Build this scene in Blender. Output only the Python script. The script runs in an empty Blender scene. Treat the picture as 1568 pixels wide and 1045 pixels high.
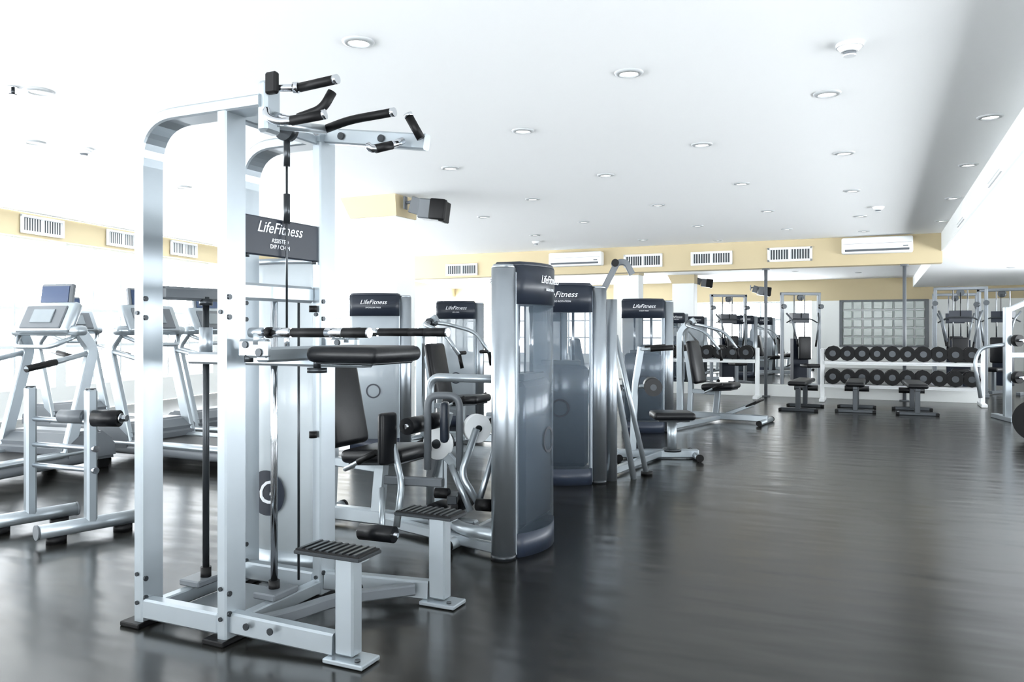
import bpy, bmesh, math, random
from mathutils import Vector, Matrix
random.seed(4)
RA = math.radians(-24.68)
sc = bpy.context.scene
V = Vector

# ------------------------------------------------------------------ materials
def mat(name, col, rough=0.4, metal=0.0, var=0.06, scale=8.0, bump=0.0, alpha=1.0, emit=0.0, coat=0.0, spec=0.5):
    m = bpy.data.materials.new(name); m.use_nodes = True
    nt = m.node_tree; p = nt.nodes['Principled BSDF']
    tc = nt.nodes.new('ShaderNodeTexCoord'); nz = nt.nodes.new('ShaderNodeTexNoise')
    nz.inputs['Scale'].default_value = scale; nz.inputs['Detail'].default_value = 3
    nt.links.new(tc.outputs['Object'], nz.inputs['Vector'])
    mx = nt.nodes.new('ShaderNodeMix'); mx.data_type = 'RGBA'
    mx.inputs[6].default_value = (*[c*(1-var) for c in col], 1)
    mx.inputs[7].default_value = (*[min(1, c*(1+var)) for c in col], 1)
    nt.links.new(nz.outputs['Fac'], mx.inputs[0]); nt.links.new(mx.outputs[2], p.inputs['Base Color'])
    p.inputs['Roughness'].default_value = rough; p.inputs['Metallic'].default_value = metal
    p.inputs['Alpha'].default_value = alpha
    p.inputs['Specular IOR Level'].default_value = spec
    if coat: p.inputs['Coat Weight'].default_value = coat
    if emit:
        p.inputs['Emission Color'].default_value = (*col, 1); p.inputs['Emission Strength'].default_value = emit
    if bump:
        b = nt.nodes.new('ShaderNodeBump'); b.inputs['Strength'].default_value = bump; b.inputs['Distance'].default_value = 0.01
        nt.links.new(nz.outputs['Fac'], b.inputs['Height']); nt.links.new(b.outputs['Normal'], p.inputs['Normal'])
    return m

SILVER = mat('silver_paint', (0.36, 0.40, 0.43), 0.30, 0.65)
ALU = mat('brushed_aluminium', (0.42, 0.46, 0.50), 0.30, 0.9)
CHROME = mat('chrome', (0.6, 0.62, 0.65), 0.12, 1.0)
DFRAME = mat('grey_steel_frame', (0.13, 0.145, 0.16), 0.35, 0.5)
STEELD = mat('dark_steel', (0.04, 0.045, 0.05), 0.3, 0.7)
RUB = mat('black_rubber', (0.003, 0.003, 0.0035), 0.5, spec=0.22)
VINYL = mat('black_vinyl', (0.0045, 0.005, 0.0065), 0.35, bump=0.05, scale=60, spec=0.32)
SLATE = mat('slate_plastic', (0.016, 0.021, 0.032), 0.35, spec=0.35)
BASEP = mat('dark_blue_plastic', (0.025, 0.033, 0.052), 0.3, spec=0.4)
SHROUD = mat('smoked_shroud', (0.13, 0.17, 0.215), 0.2, 0.1, alpha=0.52, coat=0.2)
SHROUDW = mat('frosted_shroud', (0.42, 0.47, 0.51), 0.3, 0.0, alpha=0.8, coat=0.3)
SHROUDF = mat('white_frosted_shroud', (0.56, 0.61, 0.64), 0.3, 0.0, alpha=0.92, coat=0.3)
STACK = mat('weight_plate_iron', (0.008, 0.012, 0.022), 0.4, 0.2, spec=0.25)
WHITE = mat('white_plastic', (0.78, 0.80, 0.81), 0.4, var=0.02)
LETTER = mat('white_lettering', (0.75, 0.77, 0.8), 0.5, var=0.01)
GREYP = mat('grey_plastic', (0.11, 0.122, 0.135), 0.4)
TAN = mat('tan_paint', (0.52, 0.435, 0.275), 0.7, var=0.03, scale=2)
WALLW = mat('white_wall_paint', (0.80, 0.82, 0.81), 0.7, var=0.02, scale=2)
CEIL = mat('ceiling_paint', (0.95, 0.96, 0.96), 0.8, var=0.01, scale=0.5)
FRAME = mat('white_window_frame', (0.62, 0.66, 0.68), 0.5, var=0.02)
SCREEN = mat('screen_blue', (0.03, 0.055, 0.12), 0.2)
LCD = mat('console_lcd', (0.20, 0.23, 0.25), 0.25)
LAMP = mat('downlight_lamp', (1.0, 0.98, 0.93), 0.4, emit=5.0)
GBLOCK = mat('glass_block', (0.42, 0.47, 0.45), 0.12, bump=0.3, scale=14)

def floor_mat():
    m = bpy.data.materials.new('dark_vinyl_floor'); m.use_nodes = True
    nt = m.node_tree; p = nt.nodes['Principled BSDF']; L = nt.links.new
    tc = nt.nodes.new('ShaderNodeTexCoord')
    mp = nt.nodes.new('ShaderNodeMapping'); mp.inputs['Scale'].default_value = (0.8, 2.4, 1)
    mp.inputs['Rotation'].default_value = (0, 0, -0.43)
    L(tc.outputs['Object'], mp.inputs['Vector'])
    n1 = nt.nodes.new('ShaderNodeTexNoise'); n1.inputs['Scale'].default_value = 2.0; n1.inputs['Detail'].default_value = 1.5
    L(mp.outputs['Vector'], n1.inputs['Vector'])
    n2 = nt.nodes.new('ShaderNodeTexNoise'); n2.inputs['Scale'].default_value = 2.5; n2.inputs['Detail'].default_value = 8
    L(tc.outputs['Object'], n2.inputs['Vector'])
    mx = nt.nodes.new('ShaderNodeMix'); mx.data_type = 'RGBA'
    mx.inputs[6].default_value = (0.0064, 0.0066, 0.0060, 1); mx.inputs[7].default_value = (0.0132, 0.0125, 0.0106, 1)
    L(n2.outputs['Fac'], mx.inputs[0])
    br = nt.nodes.new('ShaderNodeTexBrick'); br.inputs['Scale'].default_value = 1.0
    br.inputs['Brick Width'].default_value = 4.8; br.inputs['Row Height'].default_value = 1.8
    br.inputs['Mortar Size'].default_value = 0.004
    br.inputs['Color1'].default_value = (1, 1, 1, 1); br.inputs['Color2'].default_value = (0.95, 0.95, 0.95, 1)
    br.inputs['Mortar'].default_value = (0.5, 0.5, 0.5, 1)
    L(tc.outputs['Object'], br.inputs['Vector'])
    mu = nt.nodes.new('ShaderNodeMix'); mu.data_type = 'RGBA'; mu.blend_type = 'MULTIPLY'; mu.inputs[0].default_value = 1
    L(mx.outputs[2], mu.inputs[6]); L(br.outputs['Color'], mu.inputs[7]); L(mu.outputs[2], p.inputs['Base Color'])
    p.inputs['Roughness'].default_value = 0.22
    p.inputs['Specular IOR Level'].default_value = 0.36
    b = nt.nodes.new('ShaderNodeBump'); b.inputs['Strength'].default_value = 0.34; b.inputs['Distance'].default_value = 0.02
    L(n1.outputs['Fac'], b.inputs['Height']); L(b.outputs['Normal'], p.inputs['Normal'])
    return m
FLOOR = floor_mat()

# ------------------------------------------------------------------ mesh builder
def fillet(pts, r, k=6):
    pts = [V(p) for p in pts]
    if r <= 0 or len(pts) < 3: return pts
    out = [pts[0]]
    for i in range(1, len(pts)-1):
        a, b, c = pts[i-1], pts[i], pts[i+1]
        d1 = (a-b); d2 = (c-b)
        rr = min(r, d1.length*0.48, d2.length*0.48)
        p1 = b + d1.normalized()*rr; p2 = b + d2.normalized()*rr
        for j in range(k+1):
            t = j/k
            out.append(p1*(1-t)**2 + b*2*t*(1-t) + p2*t*t)
    out.append(pts[-1]); return out

class Bld:
    def __init__(s): s.bm = bmesh.new(); s.mats = []; s.M = Matrix.Identity(4)
    def mi(s, m):
        if m not in s.mats: s.mats.append(m)
        return s.mats.index(m)
    def merge(s, t, m, M=None):
        if M is not None: t.transform(M)
        t.transform(s.M)
        i = s.mi(m)
        for f in t.faces: f.material_index = i
        me = bpy.data.meshes.new('tmp'); t.to_mesh(me); t.free()
        s.bm.from_mesh(me); bpy.data.meshes.remove(me)
    def box(s, c, d, m, rot=(0, 0, 0), bev=0.006, seg=1):
        t = bmesh.new(); bmesh.ops.create_cube(t, size=1)
        for v in t.verts: v.co = V((v.co.x*d[0], v.co.y*d[1], v.co.z*d[2]))
        if bev > 0:
            bmesh.ops.bevel(t, geom=t.edges[:], offset=min(bev, min(d)*0.45), segments=seg, affect='EDGES', profile=0.5)
        if seg > 1:
            for f in t.faces: f.smooth = True
        R = Matrix.Rotation(rot[2], 4, 'Z') @ Matrix.Rotation(rot[1], 4, 'Y') @ Matrix.Rotation(rot[0], 4, 'X')
        s.merge(t, m, Matrix.Translation(V(c)) @ R)
    def cyl(s, p1, p2, r, m, r2=None, n=20):
        p1 = V(p1); p2 = V(p2); d = p2-p1
        t = bmesh.new()
        bmesh.ops.create_cone(t, cap_ends=True, segments=n, radius1=r, radius2=r if r2 is None else r2, depth=d.length)
        for f in t.faces: f.smooth = len(f.verts) == 4
        q = V((0, 0, 1)).rotation_difference(d.normalized()).to_matrix().to_4x4()
        s.merge(t, m, Matrix.Translation((p1+p2)/2) @ q)
    def sweep(s, pts, prof, m, side=None, smooth=True):
        t = bmesh.new(); n = len(pts); rings = []; prevx = None
        for i in range(n):
            tg = (pts[min(i+1, n-1)]-pts[max(i-1, 0)]).normalized()
            if side is not None:
                x = V(side); x = (x-tg*x.dot(tg)).normalized()
            elif prevx is None:
                a = V((0, 0, 1)) if abs(tg.z) < 0.9 else V((1, 0, 0))
                x = tg.cross(a).normalized()
            else:
                x = (prevx-tg*prevx.dot(tg)).normalized()
            prevx = x; y = tg.cross(x)
            rings.append([t.verts.new(pts[i]+x*a+y*b) for a, b in prof])
        k = len(prof)
        for i in range(n-1):
            for j in range(k):
                f = t.faces.new((rings[i][j], rings[i][(j+1) % k], rings[i+1][(j+1) % k], rings[i+1][j])); f.smooth = smooth
        t.faces.new(rings[0][::-1]); t.faces.new(rings[-1])
        bmesh.ops.recalc_face_normals(t, faces=t.faces[:])
        s.merge(t, m)
    def tube(s, pts, r, m, fil=0.06, n=12):
        pr = [(r*math.cos(2*math.pi*j/n), r*math.sin(2*math.pi*j/n)) for j in range(n)]
        s.sweep(fillet(pts, fil), pr, m)
    def rtube(s, pts, w, h, m, side, fil=0.06):
        """w along side vector, h across"""
        c = min(w, h)*0.14; a = w/2; b = h/2
        pr = [(-a, -b+c), (-a+c, -b), (a-c, -b), (a, -b+c), (a, b-c), (a-c, b), (-a+c, b), (-a, b-c)]
        s.sweep(fillet(pts, fil, 10), pr, m, side=side, smooth=False)
    def prism(s, outline, z0, z1, m, sc1=1.0, smooth=True):
        t = bmesh.new()
        lo = [t.verts.new((x, y, z0)) for x, y in outline]; hi = [t.verts.new((x*sc1, y*sc1, z1)) for x, y in outline]
        k = len(outline)
        for j in range(k):
            f = t.faces.new((lo[j], lo[(j+1) % k], hi[(j+1) % k], hi[j])); f.smooth = smooth
        t.faces.new(lo[::-1]); t.faces.new(hi)
        bmesh.ops.recalc_face_normals(t, faces=t.faces[:])
        s.merge(t, m)
    def text(s, body, size, m, M, shear=0.0):
        cu = bpy.data.curves.new('t', 'FONT'); cu.body = body; cu.size = size; cu.align_x = 'CENTER'; cu.align_y = 'CENTER'
        cu.extrude = 0.0008; cu.shear = shear; cu.resolution_u = 3
        ob = bpy.data.objects.new('t', cu); sc.collection.objects.link(ob)
        dg = bpy.context.evaluated_depsgraph_get()
        me = bpy.data.meshes.new_from_object(ob.evaluated_get(dg))
        t = bmesh.new(); t.from_mesh(me); bpy.data.objects.remove(ob); bpy.data.meshes.remove(me); bpy.data.curves.remove(cu)
        s.merge(t, m, M)
    def done(s, name, loc=(0, 0, 0), rz=0.0):
        me = bpy.data.meshes.new(name); s.bm.to_mesh(me); s.bm.free()
        for m in s.mats: me.materials.append(m)
        o = bpy.data.objects.new(name, me); o.location = loc; o.rotation_euler = (0, 0, rz)
        sc.collection.objects.link(o); return o
def dup(o, name, loc, rz=0.0, s=1.0):
    c = bpy.data.objects.new(name, o.data); c.location = loc; c.rotation_euler = (0, 0, rz); c.scale = (s, s, s)
    sc.collection.objects.link(c); return c
def XF(x, y, z=0, rz=0): return Matrix.Translation((x, y, z)) @ Matrix.Rotation(rz, 4, 'Z')
FACE = Matrix.Rotation(math.pi/2, 4, 'X')

# ------------------------------------------------------------------ room shell (room axes = world rotated RA)
CZ = 2.9
def poly_obj(name, pts, z0, z1, m):
    b = Bld(); b.prism(pts, z0, z1, m, smooth=False); return b.done(name, rz=RA)
outline = [(-8.39, -4), (4.6, -4), (4.6, 28.2), (-15.46, 28.2)]
poly_obj('floor', outline, -0.1, 0.0, FLOOR)
poly_obj('ceiling', outline, CZ, CZ+0.15, CEIL)
# lowered ceiling on the right with its fascia and flush panels
b = Bld(); b.box((2.8, 12.1, 2.745), (3.6, 32.2, 0.31), CEIL, bev=0)
b.box((0.99, 5.7, 2.745), (0.02, 19.4, 0.31), WALLW, bev=0)
for y in (5.2, 8.5, 11.8):
    b.box((0.975, y, 2.745), (0.02, 0.9, 0.24), WHITE, bev=0.004)
    b.box((0.966, y, 2.745), (0.015, 0.82, 0.18), WALLW, bev=0.004)
b.done('ceiling_lowered', rz=RA)
# right wall: strip openings out of view, added to let in fill light
b = Bld(); b.box((4.65, 12.1, 0.2), (0.1, 32.2, 0.4), WALLW, bev=0); b.box((4.65, 12.1, 2.35), (0.1, 32.2, 1.1), WALLW, bev=0)
b.box((4.65, 24.1, 1.1), (0.1, 8.2, 1.4), WALLW, bev=0)
b.box((4.65, -1.0, 1.1), (0.1, 6.0, 1.4), WALLW, bev=0)
for i in range(7): b.box((4.65, 2.2+i*3.0, 1.1), (0.1, 0.4, 1.4), WALLW, bev=0)
b.done('wall_right', rz=RA)
# rear wall: unseen window openings added behind the camera for more light
b = Bld(); b.box((-1.9, -4.05, 0.2), (13.0, 0.1, 0.4), WALLW, bev=0); b.box((-1.9, -4.05, 2.75), (13.0, 0.1, 0.3), TAN, bev=0)
for x in (-8.2, -5.0, -1.8, 1.4, 4.4): b.box((x, -4.05, 1.5), (0.35, 0.1, 2.2), WALLW, bev=0)
b.done('wall_rear', rz=RA)
# far end wall with openings; extended room stands in for the mirror image
b = Bld()
b.box((-5.43, 28.25, 2.55), (20.1, 0.1, 0.7), TAN, bev=0)
b.box((-5.43, 28.25, 0.15), (20.1, 0.1, 0.3), WALLW, bev=0)
for x in (-15.2, -12.2, -9.0, -5.8, -2.75, -1.75):
    b.box((x, 28.25, 1.25), (0.5, 0.1, 1.9), WALLW, bev=0)
b.box((-1.35, 28.25, 1.25), (0.5, 0.1, 1.9), WALLW, bev=0)
b.box((3.05, 28.25, 1.25), (3.2, 0.1, 1.9), WALLW, bev=0)
b.box((0.15, 28.25, 0.5), (2.6, 0.1, 0.44), WALLW, bev=0)
b.done('wall_far', rz=RA)

# back bulkhead
b = Bld(); b.box((-5.75, 15.55, 2.645), (13.5, 0.3, 0.51), TAN, bev=0.004); b.done('wall_bulkhead', rz=RA)
b = Bld(); b.box((-2.4, 15.6, 0.11), (8.0, 0.12, 0.22), WALLW, bev=0.004); b.done('trim_1', rz=RA)

# left window wall: origin point & direction in world
LW0 = V((-6.92, 10.76)); LD = V((0.213, 0.977)).normalized(); LA = math.atan2(LD.y, LD.x)
def lw(name, bld): return bld.done(name, (LW0.x, LW0.y, 0), LA)   # local x along wall, +y = outside (left)
b = Bld(); b.box((5.3, 0.12, 2.73), (33.2, 0.2, 0.34), TAN, bev=0)
b.box((5.3, 0.12, 0.2), (33.2, 0.2, 0.4), WALLW, bev=0)
for i in range(9):
    b.box((-10.9+i*4.0, 0.12, 1.48), (0.2, 0.2, 2.16), WALLW, bev=0)
lw('wall_left', b)
wb = Bld()
for k in range(7): wb.box((-1.86+k*0.62, 0, 1.48), (0.045, 0.05, 2.14), FRAME)
for z in (0.43, 1.0, 1.55, 2.1, 2.53): wb.box((0, 0, z), (3.76, 0.04, 0.05), FRAME)
w0 = None
for i in range(8):
    x = -8.9+i*4.0
    loc = (LW0.x+LD.x*x - LD.y*0.12, LW0.y+LD.y*x + LD.x*0.12, 0)
    if w0 is None: w0 = wb.done('window_1', loc, LA)
    else: dup(w0, 'window_%d' % (i+1), loc, LA)
# far windows
fb = Bld()
for k in range(5): fb.box((-1.3+k*0.65, 0, 1.25), (0.05, 0.06, 1.9), FRAME)
for z in (0.33, 0.95, 1.58, 2.17): fb.box((0, 0, z), (2.62, 0.05, 0.05), FRAME)
def RW(x, y, z=0):
    v = Matrix.Rotation(RA, 3, 'Z') @ V((x, y, z)); return v
fo = fb.done('window_9', RW(-4.28, 28.2), RA)
for i, x in enumerate((-7.4, -10.6, -13.7)): dup(fo, 'window_%d' % (10+i), RW(x, 28.2), RA)
# glass block window + dark frame
b = Bld()
b.box((0, 0.03, 1.45), (2.46, 0.03, 1.46), WHITE, bev=0)
for i in range(8):
    for j in range(5):
        b.box((-1.05+i*0.3, -0.01, 0.87+j*0.29), (0.26, 0.1, 0.25), GBLOCK, bev=0.02)
b.box((0, 0.0, 0.71), (2.6, 0.12, 0.05), GREYP); b.box((0, 0.0, 2.18), (2.6, 0.12, 0.06), GREYP)
b.box((-1.25, 0.0, 1.45), (0.1, 0.12, 1.5), GREYP); b.box((1.25, 0.0, 1.45), (0.1, 0.12, 1.5), GREYP)
b.done('window_13', RW(0.15, 28.2), RA)

# vents
def vent(w=0.78, h=0.26):
    b = Bld()
    b.box((0, 0.005, 0), (w-0.04, 0.012, h-0.04), STEELD, bev=0)
    for s_ in (-1, 1):
        b.box((0, -0.012, s_*(h/2-0.02)), (w, 0.035, 0.04), WHITE, bev=0.003)
        b.box((s_*(w/2-0.02), -0.012, 0), (0.04, 0.035, h), WHITE, bev=0.003)
    n = int(w/0.045)
    for i in range(1, n): b.box((-w/2+i*w/n, -0.004, 0), (0.010, 0.016, h-0.06), WHITE, bev=0, rot=(0, 0, 0.5))
    b.box((0, -0.01, 0), (0.03, 0.03, h-0.05), WHITE, bev=0)
    return b
v0 = vent().done('air_vent', RW(-1.47, 15.385, 2.63), RA)
for x, z in ((-2.885, 2.61), (-4.22, 2.61), (-8.28, 2.56)):
    dup(v0, 'air_vent', RW(x, 15.385, z), RA)
for t in (-0.95, 0.725, 2.41, 4.03, 6.0):
    p = LW0+LD*t + V((LD.y, -LD.x))*0.005
    dup(v0, 'air_vent', (p.x, p.y, 2.735), LA)
# split AC
def ac():
    b = Bld()
    b.box((0, -0.11, 0), (1.13, 0.22, 0.28), WHITE, bev=0.03, seg=3)
    b.box((0, -0.215, -0.09), (1.02, 0.02, 0.05), GREYP, bev=0.004, rot=(0.4, 0, 0))
    b.box((0, -0.222, 0.03), (1.08, 0.006, 0.004), GREYP, bev=0)
    b.box((0.45, -0.222, -0.03), (0.08, 0.006, 0.02), GREYP, bev=0)
    return b
a0 = ac().done('air_conditioner', RW(-0.02, 15.398, 2.72), RA)
dup(a0, 'air_conditioner', RW(-5.59, 15.398, 2.68), RA)

# poles at the back
for x in (-1.9, 0.42):
    b = Bld(); b.cyl((0, 0, 0), (0, 0, 2.385), 0.03, GREYP); b.cyl((0, 0, 0), (0, 0, 0.02), 0.08, GREYP)
    b.cyl((0, 0, 2.36), (0, 0, 2.388), 0.07, GREYP)
    b.done('support_pole', RW(x, 15.47), RA)

# columns
def column(name, loc, w, d):
    b = Bld(); b.box((0, 0, 1.32), (w, d, 2.64), WALLW, bev=0.01)
    a, c = w/2+0.06, d/2+0.04
    t = bmesh.new()
    lo = [t.verts.new(p) for p in ((-w/2-0.01, -d/2-0.01, 2.64), (w/2+0.01, -d/2-0.01, 2.64), (w/2+0.01, d/2+0.01, 2.64), (-w/2-0.01, d/2+0.01, 2.64))]
    hi = [t.verts.new(p) for p in ((-a-0.08, -c, CZ), (w/2+0.01, -c, CZ), (w/2+0.01, c, CZ), (-a-0.08, c, CZ))]
    for j in range(4): t.faces.new((lo[j], lo[(j+1) % 4], hi[(j+1) % 4], hi[j]))
    t.faces.new(lo[::-1]); t.faces.new(hi)
    b.merge(t, TAN); b.box((0, 0, 0.05), (w+0.02, d+0.02, 0.1), WALLW, bev=0.004)
    return b.done(name, loc, RA)
def wl(x, y, px, py):   # offset in room axes from world point
    v = Matrix.Rotation(RA, 3, 'Z') @ V((px, py, 0)); return (x+v.x, y+v.y, 0)
column('column', wl(-1.40, 9.68, -0.34, 0.22), 0.66, 0.44)
column('column', (5.25, 24.2, 0), 0.66, 0.44)  # mirror image of the near column, modelled as a solid copy
column('column', (3.0, 20.5, 0), 0.66, 0.44)
# speakers
def speaker():
    b = Bld()
    b.box((-0.20, 0, 0.06), (0.14, 0.05, 0.20), GREYP, rot=(0, 0.3, 0))
    b.tube([(-0.32, 0, 0.1), (-0.2, 0, 0.12), (-0.05, 0, 0.1)], 0.02, GREYP)
    b.box((0.02, 0, 0), (0.30, 0.24, 0.24), GREYP, rot=(0, 0.12, 0), bev=0.015)
    b.box((0.12, -0.10, -0.01), (0.20, 0.10, 0.25), RUB, rot=(0, 0.12, 0), bev=0.02, seg=2)
    b.box((0.17, 0, -0.03), (0.06, 0.25, 0.25), RUB, rot=(0, 0.12, 0), bev=0.01)
    b.box((-0.335, 0, 0.1), (0.02, 0.1, 0.16), GREYP)
    return b
s0 = speaker().done('wall_speaker', (-0.98, 9.66, 2.70), -0.25)
dup(s0, 'wall_speaker', (5.88, 24.2, 2.66), -0.25)  # mirror image of the near speaker, modelled as a copy
dup(s0, 'wall_speaker', (7.2, 22.9, 2.35), -0.1)

# downlights (world metres on the ceiling plane)
b = Bld()
n = 24
b.cyl((0, 0, -0.004), (0, 0, 0.0), 0.062, LAMP)
t = bmesh.new()
pr = [(0.058, -0.006), (0.064, -0.016), (0.09, -0.008), (0.094, 0.0)]
rg = [[t.verts.new((r*math.cos(2*math.pi*i/n), r*math.sin(2*math.pi*i/n), z)) for r, z in pr] for i in range(n)]
for i in range(n):
    for j in range(3):
        f = t.faces.new((rg[i][j], rg[(i+1) % n][j], rg[(i+1) % n][j+1], rg[i][j+1])); f.smooth = True
b.merge(t, mat('downlight_trim', (0.45, 0.47, 0.48), 0.4))
pts = [(-0.88, 4.56), (0.75, 5.11), (2.2, 5.56), (-3.27, 5.5), (0.09, 6.6), (1.69, 7.09), (3.1, 7.43), (4.56, 7.96), (-0.63, 8.12),
       (1.0, 8.49), (2.59, 8.99), (4.04, 9.45), (0.26, 10.06), (1.93, 10.54), (3.55, 11.06), (5.06, 11.57), (-0.42, 11.64), (3.7, 6.16),
       (5.52, 9.97), (2.95, 12.66), (4.51, 13.07), (5.89, 13.33), (2.4, 14.6), (3.8, 14.7), (1.1, 12.2), (0.4, 13.9), (6.5, 12.05), (-4.2, 7.0), (-2.2, 6.0), (-3.8, 9.2)]
far = [(5, 19), (7, 19.5), (9, 20), (6, 22), (8, 22.5), (10, 23), (4, 21.5), (7.3, 25), (9.5, 17)]
d0 = None
for p in pts+[q for q in far if q[0]*0.9086-q[1]*0.4177 < 0.8]:
    if d0 is None: d0 = b.done('ceiling_downlight', (p[0], p[1], CZ))
    else: dup(d0, 'ceiling_downlight', (p[0], p[1], CZ))
for x, y in ((2.4, 9.5), (2.4, 12.5), (2.4, 16), (2.6, 20), (3.6, 14), (3.7, 18)):
    dup(d0, 'ceiling_downlight', RW(x, y, 2.59))
# smoke detectors
b = Bld(); b.cyl((0, 0, -0.02), (0, 0, 0), 0.075, WHITE, n=28); b.cyl((0, 0, -0.045), (0, 0, -0.02), 0.045, WHITE, r2=0.068, n=28)
b.cyl((0, 0, -0.062), (0, 0, -0.045), 0.03, GREYP, r2=0.036); b.cyl((0, 0, -0.07), (0, 0, -0.062), 0.035, WHITE)
s1 = b.done('smoke_detector', (1.95, 4.6, CZ))
for p in ((-3.91, 7.27), (4.92, 10.7), (0.45, 14.9)): dup(s1, 'smoke_detector', (p[0], p[1], CZ))
b = Bld(); b.cyl((0, 0, -0.012), (0, 0, 0), 0.035, CHROME); b.cyl((0, 0, -0.05), (0, 0, -0.01), 0.012, STEELD); b.cyl((0, 0, -0.055), (0, 0, -0.05), 0.025, STEELD)
b.done('fire_sprinkler', (-3.39, 5.41, CZ))

# ------------------------------------------------------------------ weight stack tower
def lens(hw, e, bulge, n=14):
    top = [(-hw+2*hw*i/n, e+bulge*math.sin(math.pi*i/n)**0.8 if 0 < i < n else e) for i in range(n+1)]
    return [(x, -y) for x, y in top] + [(x, y) for x, y in top[::-1]]
def tower(b, side=1, shroud=None, label='LifeFitness', sub='LEG EXTENSION', pillar=True, scx=1.0, header=True):
    shroud = shroud or SHROUD
    o = lens(0.25*scx, 0.07, 0.075)
    b.prism(o, 0.13, 1.40 if header else 1.60, shroud)
    b.prism([(x*1.02, y*1.03) for x, y in o], 0.0, 0.13, BASEP if header else SILVER)
    if header:
        b.prism([(x*1.03, y*1.05) for x, y in o], 1.39, 1.60, SLATE)
        b.prism([(x*1.03, y*1.05) for x, y in o], 1.60, 1.625, SLATE, sc1=0.93)
    else:
        b.prism([(x*1.01, y*1.02) for x, y in o], 1.58, 1.61, SILVER)
    top = 0.96 if header else 0.5
    b.box((0, 0, (top+0.14)/2), (0.44*scx, 0.17, top-0.14), STACK, bev=0.03)
    b.box((0, 0, top+0.02), (0.32*scx, 0.12, 0.04), STEELD, bev=0.006)
    for x in (-0.1, 0.1): b.cyl((x, 0, top), (x, 0, 1.39), 0.012, CHROME, n=10)
    b.cyl((0, 0, top), (0, 0, 1.39), 0.006, RUB, n=8)
    if pillar:
        x = side*0.305*scx
        b.cyl((x, 0, 0.0), (x, 0, 1.585), 0.066, ALU, n=32); b.cyl((x, 0, 1.585), (x, 0, 1.605), 0.066, ALU, r2=0.055, n=32)
        b.cyl((x, 0, 0), (x, 0, 0.03), 0.069, STEELD, n=32)
        b.box((side*0.245*scx, 0, 0.79), (0.03, 0.12, 1.56), ALU)
    if header:
      for s_, rz in ((-1, 0), (1, math.pi)):
        R = Matrix.Rotation(rz, 4, 'Z')
        b.text(label, 0.065, LETTER, R @ Matrix.Translation((0, -0.156, 1.53)) @ FACE, shear=0.35)
        b.text(sub, 0.02, LETTER, R @ Matrix.Translation((0, -0.156, 1.475)) @ FACE)
        t = bmesh.new(); n = 28
        M = R @ Matrix.Translation((0, -0.1475, 0.62)) @ FACE
        a = [t.verts.new((0.075*math.cos(2*math.pi*i/n), 0.075*math.sin(2*math.pi*i/n), 0)) for i in range(n)]
        c = [t.verts.new((0.06*math.cos(2*math.pi*i/n), 0.06*math.sin(2*math.pi*i/n), 0)) for i in range(n)]
        for i in range(n): t.faces.new((a[i], a[(i+1) % n], c[(i+1) % n], c[i]))
        b.merge(t, SLATE, M)

def bolt(b, p, ax, r=0.011):
    p = V(p); ax = V(ax).normalized(); b.cyl(p, p+ax*0.007, r, STEELD, n=10)

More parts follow.
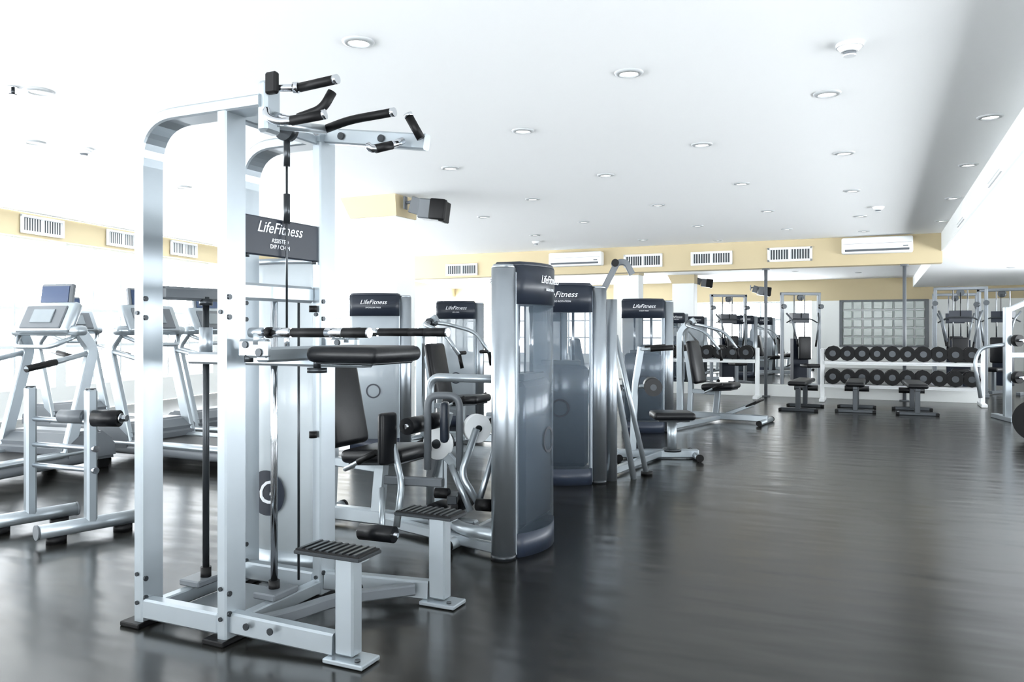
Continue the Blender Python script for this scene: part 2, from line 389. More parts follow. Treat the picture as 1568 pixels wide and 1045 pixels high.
# ------------------------------------------------------------------ seat unit (user faces +x)
def seat_unit(b, kind='leg'):
    Y = (0, 1, 0)
    if kind == 'torso':
        # round swivel seat on a post, mast with knee roller and hand grips
        b.box((-0.05, 0, 0.05), (0.85, 0.07, 0.08), SILVER, bev=0.01)
        for x in (-0.42, 0.34):
            b.tube([(x, -0.2, 0.035), (x, 0.2, 0.035)], 0.032, SILVER)
            for s_ in (-1, 1): b.cyl((x, s_*0.2, 0.035), (x, s_*0.225, 0.035), 0.036, RUB)
        b.cyl((0.12, 0, 0.08), (0.12, 0, 0.38), 0.045, SILVER); b.cyl((0.12, 0, 0.07), (0.12, 0, 0.10), 0.09, STEELD)
        b.box((0.12, 0, 0.42), (0.40, 0.34, 0.075), VINYL, bev=0.034, seg=4)
        b.box((0.12, 0, 0.375), (0.30, 0.25, 0.02), STEELD)
        b.rtube([(-0.26, 0, 0.08), (-0.24, 0, 0.7), (-0.18, 0, 1.08)], 0.055, 0.06, SILVER, Y, fil=0.1)
        b.tube([(-0.23, 0, 0.70), (-0.06, 0, 0.70)], 0.022, SILVER)
        b.cyl((-0.09, -0.17, 0.70), (-0.05, 0.17, 0.70), 0.085, VINYL, n=28); b.cyl((-0.09, -0.18, 0.70), (-0.05, 0.18, 0.70), 0.03, STEELD)
        for s_ in (-1, 1):
            b.tube([(-0.18, 0, 1.06), (-0.16, s_*0.17, 1.06), (0.06, s_*0.19, 1.08)], 0.016, SILVER)
            b.cyl((-0.12, s_*0.175, 1.064), (0.09, s_*0.19, 1.08), 0.026, RUB)
        return
    b.box((0.05, 0, 0.07), (1.2, 0.07, 0.09), SILVER, bev=0.01)
    for x in (-0.55, 0.62):
        b.tube([(x, -0.3, 0.035), (x, 0.3, 0.035)], 0.033, SILVER)
        for s_ in (-1, 1): b.cyl((x, s_*0.3, 0.035), (x, s_*0.325, 0.035), 0.036, RUB)
    b.rtube([(-0.05, 0, 0.1), (-0.02, 0, 0.43)], 0.06, 0.08, SILVER, Y)
    b.box((0.02, 0, 0.48), (0.44, 0.40, 0.085), VINYL, rot=(0, -0.07, 0), bev=0.035, seg=3)
    b.box((0.02, 0, 0.43), (0.38, 0.30, 0.02), STEELD, rot=(0, -0.07, 0))
    b.rtube([(-0.42, 0, 0.1), (-0.40, 0, 0.5), (-0.47, 0, 0.95)], 0.06, 0.07, SILVER, Y)
    b.box((-0.33, 0, 0.80), (0.085, 0.38, 0.60), VINYL, rot=(0, -0.2, 0), bev=0.038, seg=3)
    b.rtube([(-0.4, 0, 0.4), (-0.05, 0, 0.38)], 0.05, 0.06, SILVER, Y)
    for s_ in (-1, 1):
        b.tube([(-0.15, s_*0.12, 0.40), (-0.12, s_*0.27, 0.40), (0.0, s_*0.28, 0.46), (0.08, s_*0.28, 0.5)], 0.014, SILVER)
        b.cyl((0.0, s_*0.28, 0.46), (0.13, s_*0.28, 0.525), 0.019, RUB)
    if kind == 'leg':
        b.rtube([(0.25, 0.27, 0.08), (0.25, 0.27, 0.56), (0.30, 0.27, 0.72)], 0.05, 0.07, SILVER, Y)
        b.box((0.25, 0.13, 0.08), (0.08, 0.3, 0.06), SILVER)
        b.cyl((0.26, 0.20, 0.52), (0.26, 0.24, 0.52), 0.10, WHITE, n=28); b.cyl((0.26, 0.19, 0.52), (0.26, 0.2, 0.52), 0.03, STEELD)
        b.cyl((0.26, 0.30, 0.52), (0.26, 0.33, 0.52), 0.06, STEELD, n=20)
        b.rtube([(0.26, 0.22, 0.50), (0.40, 0.22, 0.38), (0.48, 0.22, 0.2)], 0.03, 0.06, SILVER, Y)
        b.rtube([(0.26, 0.22, 0.54), (0.20, 0.22, 0.3)], 0.03, 0.05, GREYP, Y)
        b.cyl((0.48, -0.24, 0.19), (0.48, 0.25, 0.19), 0.014, CHROME)
        for a, c in ((-0.22, -0.02), (0.02, 0.20)): b.cyl((0.48, a, 0.19), (0.48, c, 0.19), 0.055, VINYL, n=24)
        b.cyl((0.30, -0.24, 0.68), (0.30, 0.25, 0.68), 0.014, CHROME)
        for a, c in ((-0.22, -0.02), (0.02, 0.20)): b.cyl((0.30, a, 0.68), (0.30, c, 0.68), 0.05, VINYL, n=24)
    else:
        b.rtube([(-0.56, 0, 0.1), (-0.56, 0, 1.25), (-0.35, 0, 1.38)], 0.07, 0.09, SILVER, Y, fil=0.12)
        for s_ in (-1, 1):
            b.tube([(-0.42, s_*0.03, 1.33), (-0.36, s_*0.30, 1.31), (-0.05, s_*0.40, 1.22), (0.12, s_*0.38, 0.98)], 0.022, SILVER, fil=0.12)
            b.cyl((0.12, s_*0.38, 0.99), (0.15, s_*0.37, 0.84), 0.02, RUB); b.tube([(0.10, s_*0.38, 1.0), (0.10, s_*0.20, 1.0)], 0.02, RUB)
        b.cyl((-0.42, -0.06, 1.33), (-0.42, 0.06, 1.33), 0.05, STEELD)
        b.rtube([(0.1, 0, 0.1), (0.45, 0, 0.25)], 0.05, 0.05, SILVER, Y)
        b.box((0.48, 0, 0.27), (0.16, 0.4, 0.02), RUB, rot=(0, -0.5, 0))

def machine(name, loc, rz, seat_off, seat_rz, kind, side=1, extra=None, shroud=None, sub='LEG EXTENSION'):
    b = Bld(); tower(b, side, shroud, sub=sub)
    b.M = XF(seat_off[0], seat_off[1], 0, seat_rz); seat_unit(b, kind); b.M = Matrix.Identity(4)
    sx, sy = seat_off
    b.rtube([(side*0.3, 0, 0.05), (sx, sy, 0.05)], 0.06, 0.06, SILVER, (0, 0, 1))
    if extra: extra(b)
    return b.done(name, loc, rz)

# nearest tower (leg extension) - tower + seat unit beside it
TR = math.radians(66.5)
def to_local(wx, wy, ox, oy, rz):
    v = Matrix.Rotation(-rz, 3, 'Z') @ V((wx-ox, wy-oy, 0)); return (v.x, v.y)
def extraT1(b):
    Z = (0, 0, 1)
    P = lambda x, y, z: (*to_local(x, y, 0.075, 4.62, TR), z)
    # curved base tube, side frame and rail
    b.tube([P(-0.06, 4.35, 0.12), P(-0.28, 4.5, 0.12), P(-0.40, 4.85, 0.10), P(-0.30, 5.3, 0.08)], 0.035, SILVER, fil=0.15)
    b.tube([P(-0.55, 5.35, 0.0), P(-0.55, 5.35, 0.93), P(-0.02, 5.1, 0.93)], 0.028, SILVER, fil=0.08)
    b.cyl(P(-0.55, 5.35, 0.0), P(-0.55, 5.35, 0.04), 0.055, STEELD)
    # rounded guard frame
    b.tube([P(-0.50, 4.72, 0.42), P(-0.50, 4.72, 0.86), P(-0.31, 4.70, 0.86), P(-0.31, 4.70, 0.42)], 0.022, GREYP, fil=0.07)
    b.box(P(-0.40, 4.74, 0.70), (0.05, 0.13, 0.24), SLATE, rot=(0, 0, -TR), bev=0.02, seg=2)
    # linkage
    b.cyl(P(-0.22, 4.78, 0.66), P(-0.20, 4.74, 0.66), 0.085, WHITE, n=28); b.cyl(P(-0.20, 4.74, 0.66), P(-0.195, 4.73, 0.66), 0.02, STEELD)
    b.tube([P(-0.21, 4.72, 0.66), P(-0.30, 4.66, 0.40), P(-0.20, 4.62, 0.25)], 0.022, SILVER)
    b.tube([P(-0.36, 4.70, 0.45), P(-0.24, 4.6, 0.20)], 0.02, SILVER)
    b.tube([P(-0.10, 4.72, 0.55), P(-0.20, 4.60, 0.22)], 0.018, ALU)
    b.box(P(-0.34, 4.58, 0.28), (0.06, 0.14, 0.05), STEELD, rot=(0, 0, -TR)); b.cyl(P(-0.2, 4.55, 0.25), P(-0.12, 4.52, 0.25), 0.035, RUB)
    b.cyl(P(-0.44, 4.58, 0.31), P(-0.36, 4.56, 0.31), 0.03, RUB)
    b.rtube([P(-0.75, 4.72, 0.36), P(-0.40, 4.62, 0.36)], 0.05, 0.05, GREYP, Z)
    # vertical oval pad
    b.box(P(-0.72, 4.60, 0.62), (0.13, 0.045, 0.30), VINYL, rot=(0, 0, -TR+0.9), bev=0.022, seg=3)
    b.tube([P(-0.70, 4.63, 0.62), P(-0.64, 4.63, 0.35), P(-0.66, 4.55, 0.12)], 0.02, SILVER)
    # lower foot rollers
    b.cyl(P(-0.84, 4.42, 0.13), P(-0.64, 4.34, 0.13), 0.045, VINYL); b.cyl(P(-0.86, 4.43, 0.13), P(-0.62, 4.33, 0.13), 0.012, CHROME)
    b.tube([P(-0.72, 4.41, 0.13), P(-0.75, 4.6, 0.33)], 0.018, SILVER)
so = to_local(-0.80, 5.0, 0.075, 4.62, TR)
machine('leg_extension_machine', (0.075, 4.62, 0), TR, so, RA-TR, 'leg', side=-1, extra=extraT1, sub='BICEPS CURL')

def extraT2(b):
    b.rtube([(0.32, 0, 1.52), (0.46, 0.02, 1.80), (0.53, 0.03, 1.80), (0.58, 0.04, 1.70)], 0.05, 0.05, GREYP, (0, 1, 0), fil=0.05)
    b.cyl((0.44, -0.06, 1.79), (0.44, 0.10, 1.79), 0.03, RUB)
    b.tube([(0.42, 0.15, 1.45), (0.44, 0.15, 0.9), (0.60, 0.2, 0.0)], 0.025, SILVER)
    b.tube([(0.45, 0.25, 1.2), (0.72, 0.4, 0.0)], 0.022, SILVER)
    b.cyl((0.41, 0.12, 0), (0.41, 0.12, 1.5), 0.05, ALU)
    b.cyl((0.72, 0.4, 0), (0.72, 0.4, 0.03), 0.05, RUB)
m2 = machine('torso_rotation_machine', (0.40, 6.52, 0), math.radians(-6), (0.90, 1.30), 0.1, 'torso', extra=extraT2, sub='TORSO ROTATION')
m3 = machine('chest_press_machine', (1.60, 9.75, 0), math.radians(-4), (1.15, 1.2), -0.5, 'press', sub='CHEST PRESS')
m4 = machine('shoulder_press_machine', (-1.42, 8.3, 0), math.radians(0), (0.9, 0.5), -0.4, 'press', shroud=SHROUDW, sub='SHOULDER PRESS')
m5 = machine('leg_curl_machine', (-0.74, 10.5, 0), math.radians(4), (0.95, 0.5), 0.2, 'leg', shroud=SHROUDW, sub='LEG CURL')
dup(m4, 'shoulder_press_machine', (5.2, 22.7, 0), 0.1)  # machine copies past the back plane stand in for mirror reflections
dup(m3, 'chest_press_machine', (6.1, 21.0, 0), 0.0)
dup(m5, 'leg_curl_machine', (7.5, 23.8, 0), 0.0)
dup(m3, 'chest_press_machine', (3.6, 17.8, 0), 0.3)
dup(m5, 'leg_curl_machine', (0.6, 13.9, 0), 0.1)

# ------------------------------------------------------------------ assisted dip / chin machine
b = Bld()
W = 0.589
SY = (0, 1, 0)
for y in (0.0, W):
    end = 0.19 if y == 0 else 0.02
    b.rtube([(-0.464, y, 0.02), (-0.464, y, 2.14), (end, y, 2.14)], 0.115, 0.05, SILVER, SY, fil=0.2)
    b.rtube([(0, y, 0.02), (0, y, 2.118)], 0.115, 0.05, SILVER, SY)
    b.box((-0.232, y-0.025, 0.075), (0.42, 0.06, 0.085), SILVER, bev=0.008)
    for x in (-0.464, 0.0):
        b.box((x-0.02, y-0.01, 0.01), (0.11, 0.15, 0.02), RUB, bev=0.004)
        for z in (0.12, 0.2, 1.30, 1.38): bolt(b, (x+0.025, y-0.04, z), (1, 0, 0))
        for z in (0.1, 0.22, 1.32): bolt(b, (x, y-0.0575, z), (0, -1, 0), 0.009)
yo = {0.0: 0.03, W: 0.72}
for y in (0.0, W):
    y1 = yo[y]
    b.rtube([(0.02, y-0.01, 0.08), (0.50, y1-0.01, 0.06)], 0.085, 0.055, SILVER, (0, 0, 1))
    # step
    b.box((0.55, y1, 0.215), (0.085, 0.065, 0.38), SILVER, bev=0.008)
    b.box((0.57, y1-0.01, 0.012), (0.18, 0.12, 0.018), SILVER, bev=0.004)
    b.box((0.50, y1, 0.405), (0.30, 0.15, 0.014), STEELD, bev=0.003)
    b.box((0.50, y1, 0.414), (0.29, 0.14, 0.008), RUB, bev=0.002)
    for i in range(9): b.box((0.375+i*0.031, y1, 0.420), (0.014, 0.13, 0.006), STEELD, bev=0.001)
    b.box((0.55, y1, 0.392), (0.16, 0.05, 0.02), SILVER, bev=0.003)
    for x in (0.12, 0.24): bolt(b, (x, y-0.045, 0.085), (0, -1, 0), 0.014)
    bolt(b, (0.62, y1-0.04, 0.022), (0, 0, 1)); 
# cross members
for x in (-0.464, 0.0):
    b.box((x, W/2, 0.055), (0.05, W-0.10, 0.06), SILVER, bev=0.006)
b.box((-0.03, W/2, 1.41), (0.035, W-0.10, 0.075), SILVER, bev=0.012)
b.box((-0.45, W/2, 1.41), (0.035, W-0.10, 0.06), GREYP, bev=0.012)
b.box((-0.464, W/2, 0.10), (0.12, 0.16, 0.03), GREYP); b.box((-0.03, W/2, 0.10), (0.12, 0.16, 0.03), GREYP)
b.box((-0.24, W/2, 0.03), (0.34, 0.38, 0.02), GREYP)
b.rtube([(0.06, 0.02, 0.06), (0.16, 0.16, 0.07), (0.22, 0.42, 0.07), (0.45, 0.66, 0.07)], 0.05, 0.05, GREYP, (0, 0, 1), fil=0.12)
# label panel
b.box((0.0, W/2, 1.645), (0.02, W-0.10, 0.165), SLATE, bev=0.006)
TM = Matrix.Translation((0.0115, W/2-0.02, 1.683)) @ Matrix.Rotation(math.pi/2, 4, 'Z') @ FACE
b.text('LifeFitness', 0.068, LETTER, TM, shear=0.35)
b.text('ASSISTED\nDIP / CHIN', 0.026, LETTER, Matrix.Translation((0.0115, W/2-0.02, 1.618)) @ Matrix.Rotation(math.pi/2, 4, 'Z') @ FACE)
for y in (0.08, W-0.08): b.cyl((0.005, y, 1.55), (0.005, y, 1.565), 0.01, STEELD)
# guide rods
b.cyl((-0.44, W/2, 0.10), (-0.44, W/2, 1.40), 0.015, STEELD)
b.cyl((-0.04, W/2, 0.10), (-0.04, W/2, 1.40), 0.015, CHROME)
b.cyl((-0.44, W/2, 1.12), (-0.44, W/2, 1.26), 0.03, ALU); b.cyl((-0.44, W/2, 1.36), (-0.44, W/2, 1.39), 0.03, STEELD)
b.cyl((-0.44, W/2, 0.10), (-0.44, W/2, 0.16), 0.024, RUB); b.cyl((-0.04, W/2, 0.10), (-0.04, W/2, 0.15), 0.024, RUB)
# cable and fittings
b.cyl((0.03, W/2, 1.16), (0.03, W/2, 2.10), 0.005, STEELD, n=8)
for z0, z1 in ((1.96, 2.09), (1.71, 1.84)): b.cyl((0.03, W/2, z0), (0.03, W/2, z1), 0.014, STEELD)
b.cyl((0.03, W/2, 1.16), (0.03, W/2, 1.24), 0.012, CHROME)
b.cyl((0.03, W/2-0.02, 2.12), (0.03, W/2+0.02, 2.12), 0.05, STEELD)
b.box((-0.02, W/2, 2.13), (0.05, W-0.1, 0.045), SILVER)
b.cyl((-0.05, W-0.12, 0.1), (-0.05, W-0.12, 1.4), 0.006, STEELD, n=8)
for z in (0.75, 1.33): b.cyl((-0.0, W-0.08, z), (0.0, W-0.08, z+0.03), 0.018, RUB)
# carriage
b.box((-0.03, W/2, 1.12), (0.98, 0.08, 0.055), SILVER, bev=0.01)
b.box((0.16, W/2, 1.15), (0.06, W+0.02, 0.06), SILVER, bev=0.01)
for y in (0.0, W):
    b.box((0.12, y, 1.175), (0.15, 0.035, 0.075), SILVER, bev=0.01)
    bolt(b, (0.16, y-0.018, 1.16), (0, -1, 0), 0.016); bolt(b, (0.09, y-0.018, 1.19), (0, -1, 0), 0.014)
    # dip handle
    b.cyl((0.10, y, 1.238), (0.66, y, 1.238), 0.014, CHROME)
    b.cyl((0.10, y, 1.238), (0.17, y, 1.238), 0.020, ALU); b.cyl((0.185, y, 1.238), (0.205, y, 1.238), 0.022, RUB)
    b.cyl((0.22, y, 1.238), (0.30, y, 1.238), 0.019, CHROME); b.cyl((0.31, y, 1.238), (0.47, y, 1.238), 0.018, RUB)
    b.cyl((0.47, y, 1.238), (0.55, y, 1.238), 0.018, CHROME if y == 0 else RUB); b.cyl((0.55, y, 1.238), (0.66, y, 1.238), 0.019, RUB)
    b.cyl((0.66, y, 1.238), (0.667, y, 1.238), 0.019, CHROME)
    b.cyl((0.14, y, 1.19), (0.14, y, 1.238), 0.022, SILVER); b.cyl((0.09, y, 1.12), (0.09, y, 1.15), 0.018, STEELD)
b.box((0.44, W/2, 1.15), (0.34, 0.36, 0.065), VINYL, bev=0.028, seg=3)
b.box((0.44, W/2, 1.115), (0.28, 0.30, 0.012), STEELD)
b.cyl((0.30, 0.16, 1.075), (0.30, 0.16, 1.095), 0.04, STEELD, n=20); b.cyl((0.30, 0.16, 1.09), (0.30, 0.16, 1.14), 0.015, STEELD)
# far chin arm beam
b.rtube([(-0.20, W, 2.19), (0.30, W, 2.115), (0.56, W, 2.075)], 0.05, 0.07, SILVER, SY, fil=0.02)
for x, z in ((0.12, 2.142), (0.34, 2.109)):
    b.cyl((x, W-0.025, z), (x, W-0.036, z), 0.017, STEELD, n=16)
# chin grips: points given as world metres relative to post foot, turned to local
def P(x, y, z):
    v = Matrix.Rotation(-RA, 3, 'Z') @ V((x+1.13, y-3.21, 0)); return V((v.x, v.y, z))
b.box(P(-0.955, 3.13, 2.12), (0.05, 0.09, 0.20), SILVER, bev=0.012)
b.box(P(-0.928, 3.08, 2.204), (0.055, 0.03, 0.085), RUB, bev=0.008)
b.cyl(P(-0.95, 3.10, 2.19), P(-0.82, 3.08, 2.186), 0.014, CHROME); b.cyl(P(-0.82, 3.08, 2.187), P(-0.675, 3.02, 2.198), 0.018, RUB); b.cyl(P(-0.675, 3.02, 2.198), P(-0.66, 3.013, 2.199), 0.0185, CHROME)
b.cyl(P(-0.845, 3.082, 2.187), P(-0.825, 3.08, 2.187), 0.021, CHROME)
b.tube([P(-0.93, 3.12, 2.09), P(-0.87, 3.11, 2.07), P(-0.82, 3.10, 2.075)], 0.015, CHROME)
b.tube([P(-0.83, 3.10, 2.075), P(-0.73, 3.07, 2.10), P(-0.695, 3.08, 2.17)], 0.018, RUB, fil=0.07)
b.tube([P(-0.96, 3.11, 2.13), P(-0.95, 3.08, 2.07), P(-0.89, 3.06, 2.048), P(-0.84, 3.05, 2.05)], 0.015, CHROME, fil=0.05)
b.cyl(P(-0.845, 3.05, 2.05), P(-0.72, 3.03, 2.068), 0.019, RUB); b.cyl(P(-0.72, 3.03, 2.068), P(-0.708, 3.028, 2.07), 0.0195, CHROME)
b.cyl(P(-0.94, 3.14, 2.06), P(-0.812, 3.46, 2.12), 0.02, SILVER)
b.tube([P(-0.86, 3.48, 2.115), P(-0.80, 3.45, 2.122)], 0.018, CHROME)
b.tube([P(-0.80, 3.45, 2.122), P(-0.69, 3.38, 2.14), P(-0.50, 3.30, 2.15)], 0.018, RUB, fil=0.08); b.cyl(P(-0.50, 3.30, 2.15), P(-0.485, 3.294, 2.151), 0.019, CHROME)
b.cyl(P(-0.452, 3.45, 2.185), P(-0.446, 3.45, 2.172), 0.02, CHROME); b.cyl(P(-0.446, 3.45, 2.172), P(-0.395, 3.46, 2.08), 0.019, RUB)
b.tube([P(-0.48, 3.50, 2.08), P(-0.53, 3.44, 2.045), P(-0.60, 3.40, 2.02), P(-0.62, 3.40, 2.04)], 0.016, CHROME); b.cyl(P(-0.52, 3.45, 2.05), P(-0.585, 3.408, 2.024), 0.019, RUB)
# weight stack shroud behind
b.M = XF(-0.45, 0.86)
tower(b, shroud=SHROUDF, pillar=False, sub='ASSISTED', header=False)
t = bmesh.new(); bmesh.ops.create_circle(t, cap_ends=True, segments=36, radius=0.115)
b.merge(t, SLATE, Matrix.Translation((0, -0.155, 0.42)) @ FACE)
b.text('G', 0.17, LETTER, Matrix.Translation((0.0, -0.157, 0.42)) @ FACE, shear=0.2)
b.M = Matrix.Identity(4)
b.done('assisted_dip_chin_machine', (-1.13, 3.21, 0), RA)

# ------------------------------------------------------------------ roller rack at far left
b = Bld()
for a, c in (((-2.74, 4.60), (-2.36, 5.04)), ((-3.20, 4.80), (-2.86, 5.22))):
    b.tube([(a[0], a[1], 0.075), (c[0], c[1], 0.075)], 0.042, SILVER, n=20)
    for q, k in ((a, c), (c, a)):
        d = (V(q)-V(k)).normalized(); e = V(q)-d*0.10
        b.cyl((e.x, e.y, 0), (e.x, e.y, 0.035), 0.055, RUB)
        b.cyl((q[0], q[1], 0.075), (q[0]+d.x*0.012, q[1]+d.y*0.012, 0.075), 0.044, GREYP)
p1 = V((-2.55, 4.82, 0)); p2 = V((-3.03, 5.01, 0))
for p in (p1, p2): b.box((p.x, p.y, 0.48), (0.06, 0.075, 0.82), SILVER, rot=(0, 0, 0.8), bev=0.012)
for p in (p1, p2): b.cyl((p.x, p.y, 0.885), (p.x, p.y, 0.895), 0.03, STEELD)
for z in (0.69, 0.53, 0.40):
    b.cyl((p1.x, p1.y, z), (p2.x, p2.y, z), 0.016, ALU)
    b.cyl((p1.x, p1.y, z), (p1.x+0.05, p1.y-0.03, z), 0.02, CHROME)
b.cyl((-2.72, 4.86, 0.72), (-2.32, 4.80, 0.715), 0.02, CHROME)
b.cyl((-2.52, 4.80, 0.715), (-2.36, 4.79, 0.715), 0.05, VINYL, n=28); b.cyl((-2.36, 4.79, 0.715), (-2.345, 4.789, 0.715), 0.03, CHROME)
b.cyl((-2.76, 4.87, 0.72), (-2.60, 4.84, 0.72), 0.04, GREYP, n=28)
b.done('roller_stretch_stand')

# ------------------------------------------------------------------ treadmills (front = +y)
def treadmill():
    b = Bld()
    b.box((0, -0.1, 0.12), (0.80, 1.75, 0.09), GREYP, bev=0.03, seg=2)
    b.box((0, -0.15, 0.17), (0.52, 1.60, 0.02), RUB)
    for s_ in (-1, 1):
        b.box((s_*0.34, -0.12, 0.18), (0.13, 1.68, 0.045), SILVER, bev=0.02, seg=2)
        b.rtube([(s_*0.37, 0.45, 0.16), (s_*0.37, 0.72, 1.08), (s_*0.34, 0.62, 1.22)], 0.055, 0.11, SILVER, (1, 0, 0), fil=0.12)
        b.tube([(s_*0.37, 0.66, 1.04), (s_*0.38, 0.35, 0.98), (s_*0.38, 0.05, 0.93)], 0.024, SILVER)
        b.cyl((s_*0.38, 0.33, 0.976), (s_*0.38, 0.05, 0.93), 0.028, RUB)
        b.box((s_*0.3, 0.88, 0.04), (0.08, 0.12, 0.08), RUB); b.box((s_*0.3, -0.85, 0.04), (0.08, 0.1, 0.08), RUB)
    o = [(0.42, 0.10), (0.40, 0.26), (0.55, 0.36), (0.80, 0.36), (0.97, 0.24), (0.99, 0.08)]
    t = bmesh.new()
    A = [t.verts.new((-0.40, y, z)) for y, z in o]; C = [t.verts.new((0.40, y, z)) for y, z in o]
    for i in range(len(o)): t.faces.new((A[i], A[(i+1) % 6], C[(i+1) % 6], C[i]))
    t.faces.new(A[::-1]); t.faces.new(C); bmesh.ops.recalc_face_normals(t, faces=t.faces[:])
    bmesh.ops.bevel(t, geom=t.edges[:], offset=0.03, segments=2, affect='EDGES')
    b.merge(t, GREYP)
    b.box((0, 0.60, 1.24), (0.80, 0.13, 0.09), SILVER, bev=0.04, seg=3)
    b.box((0, 0.60, 1.35), (0.62, 0.09, 0.30), SILVER, rot=(-0.45, 0, 0), bev=0.035, seg=3)
    b.box((0, 0.55, 1.36), (0.46, 0.02, 0.22), GREYP, rot=(-0.45, 0, 0), bev=0.008)
    b.box((0, 0.538, 1.37), (0.24, 0.015, 0.13), LCD, rot=(-0.45, 0, 0), bev=0.004)
    for i in range(5): b.box((-0.16+i*0.08, 0.512, 1.285), (0.045, 0.012, 0.025), WHITE, rot=(-0.45, 0, 0), bev=0.003)
    b.box((0, 0.70, 1.56), (0.36, 0.05, 0.20), GREYP, rot=(-0.15, 0, 0), bev=0.012); b.box((0, 0.672, 1.56), (0.31, 0.01, 0.16), SCREEN, rot=(-0.15, 0, 0), bev=0)
    b.cyl((0, 0.70, 1.35), (0, 0.71, 1.5), 0.02, GREYP)
    b.box((0, 0.45, 1.10), (0.34, 0.03, 0.035), RUB)
    b.tube([(-0.34, 0.6, 1.2), (-0.2, 0.44, 1.10), (0.2, 0.44, 1.10), (0.34, 0.6, 1.2)], 0.02, SILVER)
    return b
t0 = treadmill().done('treadmill', (-4.30, 6.5, 0), math.radians(-18))
dup(t0, 'treadmill', (-3.05, 7.66, 0), math.radians(65))
dup(t0, 'treadmill', (-2.85, 8.75, 0), math.radians(65))
dup(t0, 'treadmill', (-4.9, 9.6, 0), math.radians(65))

# ------------------------------------------------------------------ dumbbells & racks
def db(b, x, z, r=0.105):
    b.cyl((x, -0.17, z), (x, -0.07, z), r, RUB, n=12); b.cyl((x, 0.07, z), (x, 0.17, z), r, RUB, n=12)
    b.cyl((x, -0.178, z), (x, -0.17, z), r*0.4, STEELD, n=16); b.cyl((x, -0.07, z), (x, 0.07, z), 0.016, CHROME, n=10)
def rack(w, tiers):
    b = Bld()
    for s_ in (-1, 1):
        b.box((s_*(w/2+0.06), 0, 0.46), (0.07, 0.10, 0.92), WHITE, bev=0.01)
        b.box((s_*(w/2+0.06), 0, 0.03), (0.09, 0.60, 0.06), WHITE, bev=0.01)
    for z in tiers:
        for y in (-0.09, 0.09):
            b.box((0, y, z-0.155), (w+0.06, 0.05, 0.04), WHITE, bev=0.005)
        b.box((0, 0, z-0.185), (w+0.06, 0.22, 0.02), WHITE, bev=0.003)
    return b
rack(2.3, (0.84, 0.44)).done('dumbbell_rack', RW(0.33, 14.95), RA)
b = Bld()
for z in (0.838, 0.438):
    for i in range(10): db(b, -1.04+i*0.232, z, 0.131-0.004*(i % 2))
b.done('dumbbell_set', RW(0.33, 14.95), RA)
rack(2.1, (0.84,)).done('dumbbell_rack', RW(-3.1, 15.0), RA)
b = Bld()
for i in range(9): db(b, -0.95+i*0.235, 0.838, 0.128)
b.done('dumbbell_set', RW(-3.1, 15.0), RA)

# benches
def bench():
    b = Bld()
    b.box((0, 0, 0.43), (0.27, 1.15, 0.07), VINYL, bev=0.03, seg=3)
    b.box((0, 0, 0.375), (0.07, 1.0, 0.05), STEELD)
    for y in (-0.4, 0.4):
        b.box((0, y, 0.2), (0.07, 0.09, 0.34), STEELD); b.box((0, y, 0.025), (0.52, 0.08, 0.05), STEELD)
        for s_ in (-1, 1): b.box((s_*0.26, y, 0.02), (0.05, 0.1, 0.04), RUB)
    b.cyl((-0.18, 0.5, 0.3), (0.18, 0.5, 0.3), 0.045, VINYL)
    return b
q = bench().done('weight_bench', RW(-1.09, 13.3), RA-0.05)
dup(q, 'weight_bench', RW(-0.31, 13.45), RA); dup(q, 'weight_bench', RW(0.50, 13.4), RA+0.05)

# cable / multi gym frames
def cable():
    b = Bld(); Y = (0, 1, 0)
    for s_ in (-1, 1):
        b.rtube([(s_*0.42, 0, 0.03), (s_*0.42, 0, 2.05)], 0.08, 0.06, DFRAME, Y)
        b.box((s_*0.42, 0, 0.03), (0.08, 0.8, 0.06), DFRAME)
        b.cyl((s_*0.42, -0.06, 1.75), (s_*0.42, -0.14, 1.75), 0.05, STEELD)
        b.tube([(s_*0.36, -0.1, 1.6), (s_*0.30, -0.25, 1.45), (s_*0.22, -0.3, 1.0)], 0.02, DFRAME); b.cyl((s_*0.22, -0.3, 1.02), (s_*0.2, -0.3, 0.88), 0.02, RUB)
    b.rtube([(-0.45, 0, 2.03), (0.45, 0, 2.03)], 0.08, 0.06, DFRAME, Y)
    b.box((0, 0.05, 0.6), (0.34, 0.16, 0.9), STACK); b.box((0, 0.05, 1.5), (0.38, 0.18, 0.22), SLATE)
    for x in (-0.12, 0.12): b.cyl((x, 0.05, 1.0), (x, 0.05, 2.0), 0.012, CHROME)
    b.cyl((0, -0.03, 1.95), (0, 0.03, 1.95), 0.07, STEELD); b.cyl((0, -0.06, 1.5), (0, -0.06, 1.95), 0.006, RUB)
    b.tube([(-0.35, -0.08, 1.40), (-0.2, -0.08, 1.48), (0.2, -0.08, 1.48), (0.35, -0.08, 1.40)], 0.014, STEELD)
    b.box((0, -0.45, 0.48), (0.3, 0.36, 0.08), VINYL, bev=0.03, seg=3); b.box((0, -0.4, 0.24), (0.06, 0.08, 0.42), DFRAME); b.box((0, -0.3, 0.04), (0.07, 0.5, 0.06), DFRAME)
    b.box((0, -0.20, 0.85), (0.28, 0.08, 0.5), VINYL, bev=0.03, seg=3)
    return b
c0 = cable().done('cable_machine', (8.5, 15.1, 0), -0.5)
dup(c0, 'cable_machine', (9.6, 15.6, 0), -0.9)
dup(c0, 'cable_machine', (6.3, 17.4, 0), 0.1)
dup(c0, 'cable_machine', (9.9, 17.8, 0), -0.4)
dup(c0, 'cable_machine', (5.0, 18.4, 0), 0.2)

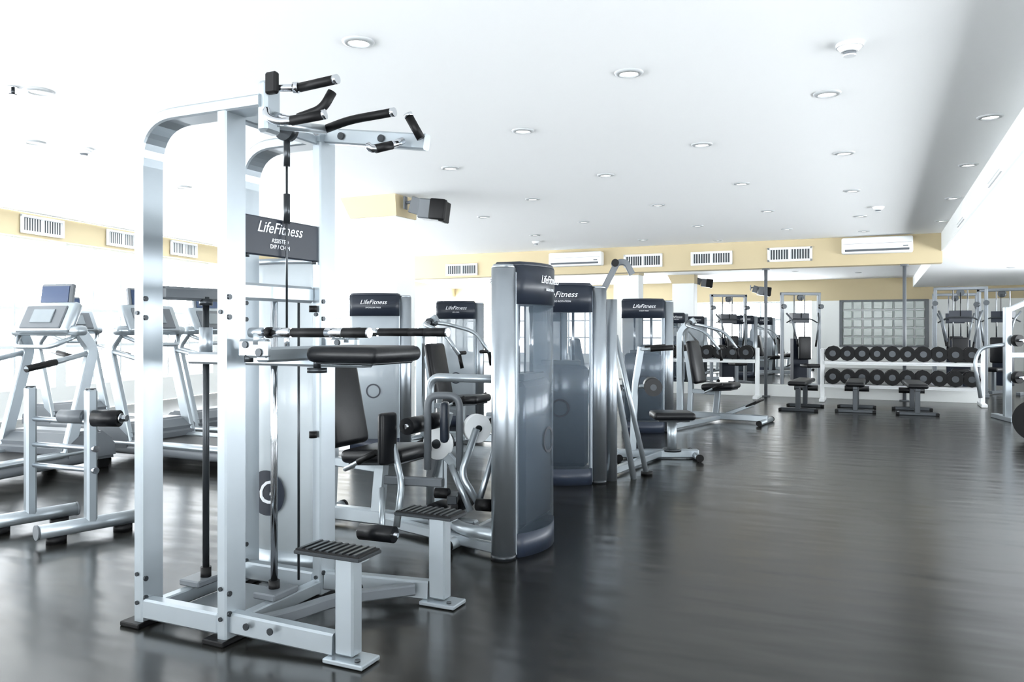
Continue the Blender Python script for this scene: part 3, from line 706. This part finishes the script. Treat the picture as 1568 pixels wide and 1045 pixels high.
# press frame near right edge
b = Bld()
b.box((0, 0, 0.78), (0.09, 0.09, 1.56), SILVER, bev=0.01); b.box((0.9, 0.35, 0.78), (0.09, 0.09, 1.56), SILVER, bev=0.01)
b.rtube([(-0.02, 0, 1.5), (0.25, 0.05, 1.62), (0.9, 0.35, 1.62)], 0.07, 0.05, SILVER, (0, 0, 1))
b.tube([(0.0, -0.02, 1.05), (-0.3, 0.1, 1.0), (-0.38, 0.1, 0.8), (-0.30, 0.1, 0.3)], 0.025, SILVER, fil=0.1)
b.box((0.0, 0.1, 0.03), (0.1, 0.7, 0.06), SILVER); b.box((0.9, 0.45, 0.03), (0.1, 0.7, 0.06), SILVER)
b.rtube([(0, 0, 0.9), (0.9, 0.35, 0.9)], 0.07, 0.05, SILVER, (0, 0, 1))
for z in (0.6, 1.1):
    b.cyl((0.05, -0.03, z), (0.12, -0.22, z), 0.02, CHROME); b.cyl((0.07, -0.08, z), (0.10, -0.14, z), 0.08, RUB, n=28)
b.box((0.5, 0.1, 1.3), (0.3, 0.1, 0.4), VINYL, bev=0.03, seg=3)
b.done('plate_loaded_press', (6.78, 10.9, 0), -0.2)

# barbell on the floor at right edge
b = Bld()
d = V((0.62, 0.78, 0)).normalized(); c = V((0, 0, 0.235))
b.cyl(c-d*0.15, c+d*1.9, 0.014, CHROME)
for s_ in (0.0, 1.75):
    b.cyl(c+d*s_, c+d*(s_+0.05), 0.235, RUB, n=40); b.cyl(c+d*(s_-0.006), c+d*(s_+0.056), 0.12, RUB, n=32)
    b.cyl(c+d*(s_-0.03), c+d*(s_+0.08), 0.04, STEELD)
b.cyl(c+d*0.1, c+d*0.14, 0.18, RUB, n=36)
b.done('barbell', (5.83, 8.85, 0))

# ------------------------------------------------------------------ light: overcast-bright sky above, brighter lower half added to light the ceiling
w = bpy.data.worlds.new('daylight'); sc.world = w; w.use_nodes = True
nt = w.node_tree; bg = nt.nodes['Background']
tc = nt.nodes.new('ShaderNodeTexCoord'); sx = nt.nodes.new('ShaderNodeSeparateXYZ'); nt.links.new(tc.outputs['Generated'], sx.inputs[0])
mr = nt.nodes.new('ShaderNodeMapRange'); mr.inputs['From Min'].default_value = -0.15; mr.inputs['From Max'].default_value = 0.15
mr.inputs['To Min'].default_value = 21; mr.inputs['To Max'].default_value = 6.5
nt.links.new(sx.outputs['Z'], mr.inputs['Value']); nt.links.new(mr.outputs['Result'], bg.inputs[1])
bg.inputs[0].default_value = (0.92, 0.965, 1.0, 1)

cam = bpy.data.cameras.new('camera'); co = bpy.data.objects.new('camera', cam); sc.collection.objects.link(co)
co.location = (0, 0, 1.25); co.rotation_euler = (math.pi/2, 0, 0)
cam.sensor_width = 36; cam.lens = 28.0; cam.shift_y = -0.0112; cam.clip_end = 100
sc.camera = co
try:
    sc.view_settings.view_transform = 'Standard'
except Exception as e: print(e)
